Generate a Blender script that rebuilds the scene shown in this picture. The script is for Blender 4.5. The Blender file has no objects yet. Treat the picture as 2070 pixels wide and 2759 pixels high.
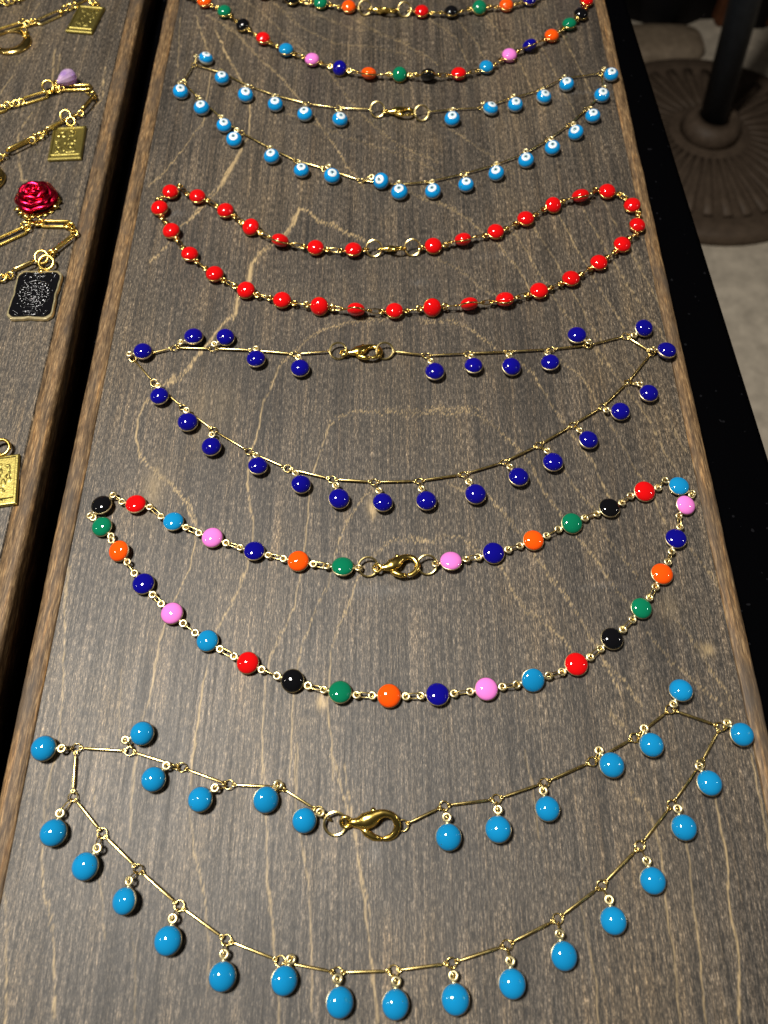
import bpy, bmesh, math, random
import numpy as np
from mathutils import Vector, Matrix, noise as mnoise

random.seed(7); np.random.seed(7)
scene = bpy.context.scene
COL = scene.collection
R = math.radians

# ------------------------------------------------------------------ camera
CAM_H = 0.238                    # lens above the board tops
PITCH = R(63.2)                  # looking down
FPX, W, H = 2072.0, 2070.0, 2759.0
cam_d = bpy.data.cameras.new('camera')
cam = bpy.data.objects.new('camera', cam_d); COL.objects.link(cam)
cam.location = (0, 0, CAM_H)
cam.rotation_euler = (math.pi/2 - PITCH, 0, 0)
cam_d.sensor_fit = 'VERTICAL'; cam_d.sensor_height = 36.0
cam_d.lens = FPX / H * 36.0
cam_d.clip_start = 0.005; cam_d.clip_end = 50
cam_d.dof.use_dof = True
cam_d.dof.focus_distance = 0.262
cam_d.dof.aperture_fstop = 14.5
scene.camera = cam

# ------------------------------------------------------------------ light
world = bpy.data.worlds.new('World'); scene.world = world; world.use_nodes = True
bg = world.node_tree.nodes['Background']
bg.inputs['Color'].default_value = (1.0, 0.93, 0.84, 1); bg.inputs['Strength'].default_value = 0.026

def lamp(name, loc, target, power, size, color):
    d = bpy.data.lights.new(name, 'AREA'); d.shape = 'DISK'; d.size = size
    d.energy = power; d.color = color
    o = bpy.data.objects.new(name, d); COL.objects.link(o)
    o.location = loc
    o.rotation_euler = (Vector(target) - Vector(loc)).to_track_quat('-Z', 'Y').to_euler()
    return o
lamp('key_lamp', (-0.33, 0.17, 0.93), (0.0, 0.06, 0), 17.5, 0.17, (1.0, 0.95, 0.87))
lamp('stall_lamp', (0.75, 0.12, 0.50), (0.0, 0.10, 0), 0.7, 0.04, (1.0, 0.93, 0.84))
lamp('lantern_lamp', (-0.70, 0.05, 0.50), (0.0, 0.05, 0), 0.55, 0.04, (1.0, 0.90, 0.78))

scene.view_settings.view_transform = 'Standard'
scene.view_settings.look = 'None'
scene.view_settings.exposure = 0.0
scene.view_settings.gamma = 1.0

# ------------------------------------------------------------------ helpers
FWD = Vector((0, math.cos(PITCH), -math.sin(PITCH)))
UPV = Vector((0, math.sin(PITCH), math.cos(PITCH)))
def U(p, z=0.0):
    """photo pixel -> point on the horizontal plane at height z"""
    d = FWD*FPX + Vector((1, 0, 0))*(p[0]-W/2) + UPV*(H/2-p[1])
    t = (z - CAM_H)/d.z
    return Vector((d.x*t, d.y*t, z))
def C(ox, oy, s):
    return lambda x, y: (ox + x/s, oy + y/s)

def tag(o, label=None, cat=None, group=None, kind=None):
    if label: o['label'] = label
    if cat: o['category'] = cat
    if group: o['group'] = group
    if kind: o['kind'] = kind
    return o
def empty(name, loc):
    o = bpy.data.objects.new(name, None); o.location = loc
    o.empty_display_size = 0.01; COL.objects.link(o); return o
def obj(name, me, mat=None, parent=None, M=None, origin=None):
    """M: world matrix (if parent is a root Empty it is made relative)"""
    if mat is not None and not me.materials: me.materials.append(mat)
    o = bpy.data.objects.new(name, me); COL.objects.link(o)
    if parent is not None:
        o.parent = parent
    if M is not None:
        if parent is not None and parent.type == 'EMPTY':
            M = Matrix.Translation(-parent.location) @ M
        o.matrix_local = M
    return o
def mesh_from(name, verts, faces, smooth=True):
    me = bpy.data.meshes.new(name); me.from_pydata(verts, [], faces); me.update()
    if smooth: me.polygons.foreach_set('use_smooth', [True]*len(me.polygons))
    return me
def frame(loc, x, n):
    """matrix with local X along x and local Z close to n"""
    x = Vector(x).normalized(); n = Vector(n)
    y = n.cross(x).normalized(); n = x.cross(y)
    M = Matrix((x, y, n)).transposed().to_4x4(); M.translation = loc
    return M

class MB:
    def __init__(s): s.v = []; s.f = []
    def add(s, v, f):
        b = len(s.v); s.v += [tuple(p) for p in v]; s.f += [tuple(i+b for i in q) for q in f]; return s
    def box(s, x0, x1, y0, y1, z0, z1):
        v = [(x, y, z) for z in (z0, z1) for y in (y0, y1) for x in (x0, x1)]
        return s.add(v, [(0,2,3,1), (4,5,7,6), (0,1,5,4), (2,6,7,3), (0,4,6,2), (1,3,7,5)])
    def lathe(s, prof, n=24, close=False):
        v = []; f = []
        for r, z in prof:
            for k in range(n):
                a = 2*math.pi*k/n; v.append((r*math.cos(a), r*math.sin(a), z))
        m = len(prof)
        for i in range(m if close else m-1):
            for k in range(n):
                a, b = i*n+k, i*n+(k+1) % n; j = (i+1) % m
                f.append((a, b, j*n+(k+1) % n, j*n+k))
        return s.add(v, f)
    def tube(s, pts, rad, n=8, closed=False, flat=1.0, upv=(0, 0, 1)):
        pts = [Vector(p) for p in pts]; m = len(pts)
        if not hasattr(rad, '__len__'): rad = [rad]*m
        v = []; f = []
        for i, p in enumerate(pts):
            a = pts[(i-1) % m] if (closed or i > 0) else p
            b = pts[(i+1) % m] if (closed or i < m-1) else p
            t = (b-a).normalized(); u = Vector(upv)
            if abs(t.dot(u)) > .95: u = Vector((0, 1, 0))
            sd = t.cross(u).normalized(); u = sd.cross(t)
            for k in range(n):
                g = 2*math.pi*(k+.5)/n
                v.append(p + sd*math.cos(g)*rad[i] + u*math.sin(g)*rad[i]*flat)
        for i in range(m if closed else m-1):
            j = (i+1) % m
            for k in range(n):
                f.append((i*n+k, i*n+(k+1) % n, j*n+(k+1) % n, j*n+k))
        if not closed:
            f.append(tuple(range(n))[::-1]); f.append(tuple((m-1)*n+k for k in range(n)))
        return s.add(v, f)
    def ring(s, c, r, w, n=18, k=7, flat=1.0, rx=None):
        rx = rx or r
        pts = [(c[0]+rx*math.cos(2*math.pi*i/n), c[1]+r*math.sin(2*math.pi*i/n), c[2]) for i in range(n)]
        return s.tube(pts, w, k, True, flat)
    def mesh(s, name, smooth=True):
        me = mesh_from(name, s.v, s.f, smooth)
        bm = bmesh.new(); bm.from_mesh(me); bmesh.ops.recalc_face_normals(bm, faces=bm.faces); bm.to_mesh(me); bm.free()
        return me

# ------------------------------------------------------------------ materials
class NT:
    def __init__(s, name):
        s.m = bpy.data.materials.new(name); s.m.use_nodes = True
        s.t = s.m.node_tree; s.b = s.t.nodes['Principled BSDF']
    def n(s, typ, **kw):
        nd = s.t.nodes.new(typ)
        for k, v in kw.items():
            if k.startswith('_'): setattr(nd, k[1:], v)
            else: s.set(nd.inputs[k.replace('__', ' ')], v)
        return nd
    def set(s, inp, v):
        if isinstance(v, bpy.types.NodeSocket): s.t.links.new(v, inp)
        elif isinstance(v, bpy.types.Node): s.t.links.new(v.outputs[0], inp)
        else: inp.default_value = v
    def math(s, op, a, b=None, clamp=False):
        nd = s.t.nodes.new('ShaderNodeMath'); nd.operation = op; nd.use_clamp = clamp
        s.set(nd.inputs[0], a)
        if b is not None: s.set(nd.inputs[1], b)
        return nd.outputs[0]
    def mix(s, f, a, b, mode='MIX'):
        nd = s.t.nodes.new('ShaderNodeMix'); nd.data_type = 'RGBA'; nd.blend_type = mode
        s.set(nd.inputs[0], f); s.set(nd.inputs[6], a); s.set(nd.inputs[7], b)
        return nd.outputs[2]
    def ramp(s, f, stops):
        nd = s.t.nodes.new('ShaderNodeValToRGB'); s.set(nd.inputs[0], f)
        el = nd.color_ramp.elements
        while len(el) < len(stops): el.new(.5)
        for e, (p, c) in zip(el, stops):
            e.position = p; e.color = c if len(c) == 4 else (*c, 1)
        return nd.outputs[0]
    def p(s, **kw):
        for k, v in kw.items(): s.set(s.b.inputs[k.replace('__', ' ')], v)
        return s.m
    def noise(s, vec, scale, detail=2, rough=.5):
        return s.n('ShaderNodeTexNoise', Vector=vec, Scale=scale, Detail=detail, Roughness=rough).outputs[0]
    def mapping(s, sc, rot=(0, 0, 0), coord='Object'):
        tc = s.n('ShaderNodeTexCoord')
        return s.n('ShaderNodeMapping', Vector=tc.outputs[coord], Scale=sc, Rotation=rot).outputs[0]
def g(v): return (v, v, v, 1)

def enamel(name, col, rough=.045):
    t = NT(name)
    v = t.mapping((1, 1, 1))
    nz = t.noise(v, 420, 2)
    oi = t.n('ShaderNodeObjectInfo')
    k = t.math('MULTIPLY_ADD', oi.outputs['Random'], .12); k.node.inputs[2].default_value = .9
    c = t.mix(1.0, (*col, 1), k, 'MULTIPLY')
    bp = t.n('ShaderNodeBump', Height=nz, Strength=.02, Distance=.0003)
    return t.p(Base__Color=c, Roughness=rough, Normal=bp.outputs[0], Specular__IOR__Level=.5)
ENAMEL = {
    'turquoise': enamel('turquoise_enamel', (.006, .215, .47)),
    'red': enamel('red_enamel', (.62, .004, .005)),
    'navy': enamel('navy_enamel', (.004, .003, .20)),
    'pink': enamel('pink_enamel', (.78, .20, .62)),
    'orange': enamel('orange_enamel', (.85, .085, .004)),
    'green': enamel('green_enamel', (.003, .16, .075)),
    'black': enamel('black_enamel', (.004, .004, .005), .05),
    'eyeblue': enamel('sky_blue_enamel', (.004, .235, .56)),
    'white': enamel('white_enamel', (.72, .78, .80)),
    'iris': enamel('pale_iris_enamel', (.30, .48, .58)),
    'pupil': enamel('dark_pupil_enamel', (.02, .05, .07)),
    'paleback': enamel('pale_back_enamel', (.55, .62, .62)),
}
def metal(name, col, rough, bump=.04, bscale=700):
    t = NT(name)
    v = t.mapping((1, 1, 1))
    nz = t.noise(v, bscale, 3)
    rr = t.math('MULTIPLY_ADD', nz, .16); rr.node.inputs[2].default_value = rough-.05
    c = t.mix(nz, (*[x*.8 for x in col], 1), (*col, 1))
    bp = t.n('ShaderNodeBump', Height=nz, Strength=bump, Distance=.0002)
    return t.p(Base__Color=c, Metallic=1.0, Roughness=rr, Normal=bp.outputs[0])
GOLD = metal('polished_gold', (.86, .62, .20), .17)
GOLD2 = metal('yellow_gold_plate', (.95, .68, .17), .20, .08, 500)
BRASS = metal('brass_wire', (.86, .66, .25), .24)
PALE = metal('pale_gold_eyelet', (.92, .78, .44), .34)
RINGG = metal('bright_ring_gold', (.92, .72, .30), .26)
CHARM = metal('antique_gold_charm', (.46, .38, .11), .38, .35, 1600)
NICKEL = metal('black_nickel', (.13, .13, .135), .20)
ROSE = metal('red_foil', (.76, .012, .060), .24, .12, 700)

def glass():
    t = NT('amethyst_glass')
    v = t.mapping((1, 1, 1)); nz = t.noise(v, 160, 2)
    c = t.ramp(nz, [(.35, (.55, .34, .80)), (.65, (.90, .66, .92))])
    return t.p(Base__Color=c, Roughness=.03, Transmission__Weight=.55, IOR=1.5)
AMETHYST = glass()

def wood_top():
    t = NT('stained_plywood')
    at = t.n('ShaderNodeAttribute', _attribute_name='figure')
    fig = at.outputs['Fac']
    f1 = t.noise(t.mapping((2700, 400, 1)), 1.0, 4, .7)       # short vertical fibres
    f2 = t.noise(t.mapping((5200, 1300, 1)), 1.0, 2, .6)       # fine flecks
    big = t.noise(t.mapping((22, 9, 1)), 1.0, 3, .55)
    mid = t.noise(t.mapping((120, 30, 1)), 1.0, 3, .6)
    f3 = t.noise(t.mapping((1000, 22, 1)), 1.0, 3, .65)      # long grain
    f4 = t.noise(t.mapping((170, 4, 1)), 1.0, 3, .6)          # broad streaks
    base = t.ramp(f1, [(.34, (.0115, .009, .0066)), (.50, (.051, .0422, .033)), (.66, (.190, .157, .120))])
    base = t.mix(1.0, base, t.ramp(f3, [(.32, g(.42)), (.50, g(1.0)), (.68, (1.85, 1.72, 1.52, 1))]), 'MULTIPLY')
    base = t.mix(1.0, base, t.ramp(f4, [(.32, (.70, .68, .66, 1)), (.50, g(1.0)), (.70, (1.35, 1.30, 1.22, 1))]), 'MULTIPLY')
    fl = t.ramp(f2, [(.36, g(.50)), (.50, g(.95)), (.66, g(1.75))])
    base = t.mix(1.0, base, fl, 'MULTIPLY')
    bl = t.ramp(big, [(.28, (.70, .70, .72)), (.50, (1, 1, 1)), (.72, (1.28, 1.20, 1.04))])
    base = t.mix(1.0, base, bl, 'MULTIPLY')
    md = t.ramp(mid, [(.30, g(.80)), (.52, g(1.0)), (.74, (1.28, 1.20, 1.04, 1))])
    base = t.mix(1.0, base, md, 'MULTIPLY')
    fr = t.math('MULTIPLY', fig, t.ramp(f1, [(.34, g(.6)), (.52, g(1.3))]))
    fr = t.math('MULTIPLY', fr, t.ramp(mid, [(.36, g(.45)), (.54, g(1.05))]), True)
    base = t.mix(fr, base, (.42, .305, .155, 1))
    sm = t.n('ShaderNodeAttribute', _attribute_name='pale_mark').outputs['Fac']
    base = t.mix(t.math('MULTIPLY', sm, t.ramp(f1, [(.35, g(.05)), (.6, g(.35))])), base, (.24, .245, .25, 1))
    dk = t.n('ShaderNodeAttribute', _attribute_name='stain').outputs['Fac']
    base = t.mix(t.math('MULTIPLY', dk, .6), base, (.028, .024, .020, 1))
    h = t.math('ADD', t.math('ADD', f1, f3), t.math('MULTIPLY', f2, .4))
    bp = t.n('ShaderNodeBump', Height=h, Strength=.30, Distance=.00022)
    ro = t.math('MULTIPLY_ADD', f3, -.22); ro.node.inputs[2].default_value = .63
    return t.p(Base__Color=base, Roughness=ro, Normal=bp.outputs[0], Specular__IOR__Level=.5)
WOOD = wood_top()
def wood_edge():
    t = NT('worn_edge_wood')
    f1 = t.noise(t.mapping((2300, 210, 1500)), 1.0, 4, .65)
    f2 = t.noise(t.mapping((700, 42, 400)), 1.0, 3, .6)
    big = t.noise(t.mapping((90, 28, 90)), 1.0, 3, .6)
    base = t.ramp(f1, [(.28, (.045, .027, .014)), (.50, (.15, .090, .042)), (.68, (.34, .225, .11))])
    base = t.mix(1.0, base, t.ramp(f2, [(.35, (.45, .44, .44)), (.55, (1, 1, 1)), (.72, (1.45, 1.25, .95))]), 'MULTIPLY')
    base = t.mix(t.ramp(big, [(.50, g(0)), (.66, g(.8))]), base, (.060, .046, .034, 1))
    bp = t.n('ShaderNodeBump', Height=t.math('ADD', f1, f2), Strength=.3, Distance=.0003)
    return t.p(Base__Color=base, Roughness=.58, Normal=bp.outputs[0], Specular__IOR__Level=.3)
EDGE = wood_edge()
def velvet():
    t = NT('black_velvet')
    v = t.mapping((1, 1, 1)); nz = t.noise(v, 1400, 2); sp = t.noise(v, 330, 1)
    lint = t.ramp(sp, [(.735, g(0)), (.76, g(.25))])
    c = t.mix(lint, (.0010, .0010, .0013, 1), (.03, .03, .034, 1))
    bp = t.n('ShaderNodeBump', Height=nz, Strength=.5, Distance=.0006)
    return t.p(Base__Color=c, Roughness=1.0, Normal=bp.outputs[0], Specular__IOR__Level=.0, Sheen__Weight=.0)
VELVET = velvet()
def rough_mat(name, c0, c1, sc, rough=.8, bump=.3, spec=.3, metallic=0.0, dist=.003):
    t = NT(name); v = t.mapping((1, 1, 1))
    nz = t.noise(v, sc, 5, .6); n2 = t.noise(v, sc*8, 3, .6)
    c = t.mix(nz, (*c0, 1), (*c1, 1))
    c = t.mix(1.0, c, t.ramp(n2, [(.3, g(.8)), (.7, g(1.2))]), 'MULTIPLY')
    bp = t.n('ShaderNodeBump', Height=n2, Strength=bump, Distance=dist)
    return t.p(Base__Color=c, Roughness=rough, Normal=bp.outputs[0], Specular__IOR__Level=spec, Metallic=metallic)
CONCRETE = rough_mat('concrete', (.60, .52, .41), (.72, .63, .50), 5, .8, .15)
CAST = rough_mat('painted_cast_iron', (.095, .066, .046), (.145, .104, .072), 9, .55, .3)
POLE = rough_mat('dark_pole_paint', (.020, .024, .030), (.030, .034, .040), 12, .5, .2)
DARK = rough_mat('dark_backdrop', (.010, .009, .012), (.018, .016, .02), 5, .9, .3)
TAN = rough_mat('tan_stone', (.28, .21, .14), (.36, .28, .20), 8, .5, .2)
RUST = rough_mat('rust_brown_timber', (.10, .035, .014), (.15, .055, .022), 7, .6, .2)

# ------------------------------------------------------------------ setting: floor, table
ZB = 0.0; TB = 0.015; ZT = ZB - TB; ZF = -0.77
fl = MB().add([(-2.5, -1.5, ZF), (3.5, -1.5, ZF), (3.5, 4, ZF), (-2.5, 4, ZF)], [(0, 1, 2, 3)])
tag(obj('floor', fl.mesh('floor', False), CONCRETE), kind='structure')

# table under black velvet; right-hand edge runs through these two photo points
eA, eB = U((1722, 92), ZT-.001), U((1985, 928), ZT-.001)
ed = (eB-eA)
def edge_x(y): return eA.x + ed.x/ed.y*(y-eA.y)
tbl = empty('market_table', (0, .15, ZF))
mb = MB(); ys = np.linspace(-.6, .95, 60); n0 = 14
prof = [(-.9, 0), (-.6, 0), (-.3, 0), (0.0, 0), (.1, 0), (-.006, 0), (-.0015, -.0015), (0, -.006)]
v = []; f = []
rows = []
for y in ys:
    ex = edge_x(y); row = [(-.62, y, ZT-.75), (-.62, y, ZT-.001)]
    row += [(x, y, ZT-.001) for x in (-.3, 0, ex-.03)]
    row += [(ex-.004, y, ZT-.001), (ex-.001, y, ZT-.0025), (ex, y, ZT-.006)]
    for d in (.06, .15, .3, .5, .745):
        row.append((ex + .018*math.sin(y*23+1.2)*min(1, d/.25) + .01*d, y, ZT-d))
    rows.append(row)
nc = len(rows[0])
for r_ in rows: v += r_
for i in range(len(rows)-1):
    for k in range(nc-1):
        f.append((i*nc+k, i*nc+k+1, (i+1)*nc+k+1, (i+1)*nc+k))
obj('tablecloth', MB().add(v, f).mesh('tablecloth'), VELVET, tbl, Matrix.Translation((0, 0, 0)))
mb = MB()
tv = [(x, y, z) for z in (ZT-.03, ZT-.004) for (x, y) in ((-.60, -.55), (edge_x(-.55)-.03, -.55), (edge_x(.9)-.03, .9), (-.60, .9))]
mb.add(tv, [(3,2,1,0), (4,5,6,7), (0,1,5,4), (1,2,6,5), (2,3,7,6), (3,0,4,7)])
obj('tabletop', mb.mesh('tabletop', False), RUST, tbl, Matrix.Identity(4))
for (x, y) in ((-.55, -.5), (-.55, .85), (edge_x(-.5)-.08, -.5), (edge_x(.85)-.08, .85)):
    obj('leg', MB().box(-.02, .02, -.02, .02, 0, ZT-.03-ZF).mesh('leg', False), RUST, tbl, Matrix.Translation((x, y, ZF)))
tag(tbl, 'market table covered with black velvet cloth under the wooden boards', 'table')

# ------------------------------------------------------------------ the boards
# traced grain figure (photo pixels), (points, half width in mm, strength)
A = C(400, 500, 1.8444); B = C(400, 0, 1.2769); K = C(1100, 500, 2.075); D = C(200, 1300, 1.66)
E = C(1100, 1400, 1.7113); F = C(0, 2000, 1.66); G = C(1000, 2000, 1.5514); Q = C(330, 830, 2.2133)
HL = C(0, 1300, 2.4583); S6 = C(600, 2050, 2.2133)
LINES = [
 (A, [(1075,272),(980,230),(910,190),(845,180),(800,130),(750,110),(725,190),(660,255),(590,310),(540,350),(500,420),(505,480),(440,560),(435,640),(370,690),(330,740),(290,790),(220,880),(170,940),(100,990)], 1.1, .85),
 (A, [(730,150),(690,240),(640,280)], 1.6, .5), (A, [(510,400),(500,480)], 2.2, .6), (A, [(445,580),(425,650)], 2.0, .5),
 (Q, [(290,420),(200,500),(130,570),(95,650),(85,780),(105,890),(190,970),(310,1070),(380,1160),(410,1250),(440,1328)], .7, .8),
 (Q, [(310,400),(280,450)], 1.8, .5), (Q, [(200,960),(320,1080)], 1.2, .5),
 (D, [(510,70),(545,180),(540,280),(520,380),(470,480),(400,650),(370,770),(340,950),(310,1050),(275,1250)], .5, .65),
 (B, [(230,100),(280,210),(310,260),(345,330),(350,400),(345,470),(310,530),(270,590),(235,660),(170,730),(130,766)], .8, .7),
 (B, [(320,520),(290,570),(250,640)], 1.8, .6),
 (B, [(165,60),(205,180),(215,260),(200,340),(190,420),(120,510),(60,590),(0,640)], .5, .6),
 (B, [(110,60),(105,150),(100,270)], .45, .4),
 (B, [(200,50),(300,110),(370,190),(440,250),(510,330),(560,390),(620,470),(690,580),(740,640)], .6, .65),
 (B, [(330,0),(400,50),(500,150),(600,220),(680,330),(760,420),(860,500),(1000,560)], .45, .45),
 (B, [(420,0),(520,90),(640,150),(760,160),(900,190)], .4, .45), (B, [(560,40),(700,100),(780,105),(880,150),(1000,220)], .5, .5),
 (B, [(700,60),(800,120),(900,150)], .4, .4), (B, [(960,60),(1060,130),(1100,220)], .4, .45), (B, [(1050,50),(1130,150),(1180,250)], .4, .4),
 (B, [(1150,40),(1250,160),(1300,260),(1330,330)], .4, .45), (B, [(1290,60),(1370,190),(1430,320),(1490,430)], .4, .4),
 (B, [(1400,70),(1470,210),(1530,330)], .4, .4), (B, [(1000,420),(1080,470),(1180,540),(1260,600)], .35, .4),
 (B, [(480,390),(600,440),(700,480),(830,520),(940,560),(1060,640)], .4, .4), (B, [(850,640),(960,690),(1060,720)], .4, .4),
 (A, [(320,30),(280,80),(200,170),(130,230),(90,300),(0,390)], .7, .6),
 (A, [(1280,640),(1180,655),(1060,670),(960,690),(860,720),(800,755),(760,800),(700,850),(650,900),(615,990),(570,1080),(555,1180),(530,1270),(510,1330),(490,1476)], .7, .75),
 (D, [(770,0),(800,160),(800,240),(775,380),(720,510),(640,660),(600,800),(570,950),(545,1120),(530,1250),(520,1328)], .6, .7),
 (A, [(1640,1110),(1560,1115),(1500,1140),(1440,1120),(1380,1135),(1290,1140),(1220,1120),(1130,1125),(1040,1125),(950,1150),(900,1190),(880,1260),(840,1350),(820,1430)], .6, .75),
 (D, [(1060,0),(1050,60),(1045,150),(1035,280),(1010,420),(985,560),(930,670),(880,770),(855,900),(845,1050),(840,1300)], .5, .6),
 (D, [(1340,20),(1300,60),(1235,150),(1190,250),(1160,350),(1140,450),(1080,570),(1030,700),(1005,800),(980,950),(975,1100),(965,1300)], .45, .55),
 (D, [(1660,240),(1590,260),(1500,250),(1420,262),(1360,310),(1300,370),(1265,440),(1235,530),(1180,650),(1150,750),(1140,880),(1135,1000),(1150,1150),(1160,1328)], .5, .6),
 (K, [(50,60),(150,80),(260,140),(340,190),(410,260),(500,330),(560,400),(620,470),(680,590)], .6, .6),
 (K, [(130,400),(230,440),(330,500),(400,570),(500,620)], .45, .45),
 (K, [(560,230),(640,330),(700,440),(780,560),(850,680),(930,780),(1020,880),(1090,1000)], .4, .5),
 (K, [(680,200),(800,380),(900,560),(1000,740),(1100,900)], .35, .45), (K, [(830,140),(930,330),(1040,520),(1150,700),(1250,870)], .35, .45),
 (K, [(960,100),(1060,280),(1180,480),(1280,640),(1400,800),(1500,990)], .35, .45), (K, [(1080,60),(1200,300),(1330,520),(1420,700)], .35, .4),
 (K, [(50,750),(150,770),(250,755),(330,790),(400,840),(490,910)], .6, .65),
 (K, [(600,980),(640,1000),(700,1060),(760,1150),(810,1240),(880,1340),(970,1460),(1040,1560),(1090,1680),(1170,1820)], .55, .6),
 (K, [(0,1265),(100,1250),(300,1245),(400,1290),(500,1360),(560,1420),(640,1500),(700,1580),(760,1720),(860,1850)], .55, .6),
 (K, [(200,1650),(280,1690),(460,1740),(540,1840),(620,1940)], .7, .6),
 (K, [(850,980),(980,1080),(1080,1250),(1180,1420),(1280,1600),(1380,1760),(1440,1900)], .35, .45),
 (K, [(1050,900),(1180,1080),(1340,1300),(1440,1500),(1550,1680)], .35, .45), (K, [(1220,980),(1330,1120),(1450,1300),(1560,1500)], .35, .4),
 (K, [(740,1400),(850,1560),(960,1720),(1080,1850)], .35, .4),
 (E, [(0,95),(110,105),(160,70),(230,80),(320,140),(400,190),(430,220),(480,320),(540,420),(620,470),(700,540),(750,600),(800,700)], .5, .6),
 (E, [(460,0),(540,80),(580,150),(640,250),(720,340),(780,430),(830,520),(900,640),(980,800)], .5, .6),
 (E, [(720,40),(780,80),(860,170),(930,290),(1030,400)], .45, .55), (E, [(900,60),(990,180),(1060,260)], .4, .45),
 (E, [(1180,400),(1250,480),(1320,570),(1400,700),(1480,820)], .4, .5), (E, [(1280,100),(1370,220),(1450,330),(1480,420)], .35, .45),
 (E, [(900,640),(960,700),(1030,790),(1080,860)], .45, .5), (E, [(930,880),(1000,960)], .8, .45), (E, [(1100,520),(1200,640),(1330,760),(1450,860)], .35, .4),
 (G, [(1080,200),(1170,300),(1200,400),(1230,600),(1240,750),(1270,900),(1290,1178)], .6, .55), (G, [(1300,250),(1340,600),(1370,850),(1400,1178)], .6, .55),
 (G, [(1430,180),(1490,500),(1500,700),(1540,900),(1540,1178)], .7, .6), (G, [(1590,60),(1640,300),(1670,500)], .6, .6), (G, [(0,960),(15,1050),(25,1178)], .7, .5),
 (G, [(640,40),(680,200),(700,400)], .4, .3), (G, [(860,600),(900,800),(940,1000),(950,1178)], .5, .35),
 (F, [(250,60),(230,130),(200,250),(190,400),(190,650),(240,850),(245,1260)], .6, .55), (F, [(35,560),(20,650),(30,900),(25,1260)], .6, .5),
 (F, [(880,0),(860,60),(850,300),(870,500),(920,700),(930,900),(935,1100)], .6, .55), (F, [(1330,0),(1330,200),(1320,330)], .5, .45),
 (F, [(1540,100),(1570,300),(1600,500),(1640,700),(1660,800)], .55, .55), (F, [(1190,420),(1200,700),(1240,1000),(1250,1260)], .5, .45),
 (F, [(610,60),(590,300),(580,420)], .5, .4), (F, [(590,860),(610,1000),(600,1260)], .5, .4), (F, [(420,200),(440,500),(470,900)], .35, .3),
 (S6, [(640,-60),(670,0),(730,250),(800,500),(850,900),(890,1200),(910,1400),(930,1569)], .6, .6), (S6, [(240,-50),(260,350),(270,700),(310,1100)], .5, .5),
 (S6, [(430,-60),(440,300),(500,650),(530,1000),(530,1500)], .5, .45),
 (HL, [(470,560),(430,700),(430,1000),(410,1500),(390,1700),(340,1900),(310,2212)], .5, .5), (HL, [(490,260),(450,500),(440,760)], .9, .45),
 (HL, [(1060,1000),(1040,1200),(990,1420),(940,1560)], .5, .45),
 (HL, [(900,1780),(880,1950),(860,2212)], .5, .45), (HL, [(800,1250),(790,1700)], .5, .25),
]
L1b = C(0, 0, 5.1875); L2b = C(0, 180, 5.1875); L3b = C(0, 440, 5.533)
LINES_L = [
 (L1b, [(560,30),(500,120),(440,240)], .5, .5), (L1b, [(310,800),(240,920),(180,1060),(80,1200),(0,1330)], .45, .5), (L1b, [(770,700),(740,900),(745,1000),(730,1240)], .8, .5),
 (L1b, [(850,750),(810,950),(790,1060)], .6, .4), (L2b, [(1480,0),(1440,200),(1450,360),(1420,460),(1300,580)], .45, .6),
 (L2b, [(450,640),(330,800),(260,960),(250,1100),(280,1450)], .5, .5), (L3b, [(290,0),(310,140),(330,260),(420,330)], .9, .6),
 (L3b, [(1180,400),(1150,600),(1180,800)], .35, .3), (L3b, [(260,920),(220,980)], .6, .4),
]
PALE_MARKS = [((1020, 1592), .011, .0022, .55), ((1330, 690), .008, .002, .3), ((1130, 760), .003, .0012, .8), ((1620, 1583), .008, .0005, .6),  # soft pale grey marks blended into the wood colour
          ((1560, 250), .030, .0006, .8), ((470, 575), .004, .0012, .7), ((1010, 2300), .0022, .0022, .7)]
SPOT = [((1905, 1752), .0022, .0018, .8), ((1003, 1372), .0016, .0030, .9), ((868, 1890), .0014, .0022, .9), ((1800, 1640), .004, .0045, .2),
        ((420, 1310), .004, .010, .3), ((570, 1100), .008, .012, .13)]
STAIN = [((1000, 1000), .07, .05, .32), ((1000, 765), .005, .0012, .8), ((1150, 760), .004, .0012, .6), ((950, 830), .03, .012, .35), ((540, 2600), .03, .02, .2), ((1500, 1200), .03, .02, .25)]

def seg_dist(P, a, b):
    d = b-a; t = np.clip(((P-a)@d)/max(d@d, 1e-12), 0, 1)
    return np.hypot(*(P-(a+t[:, None]*d)).T)

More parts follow.
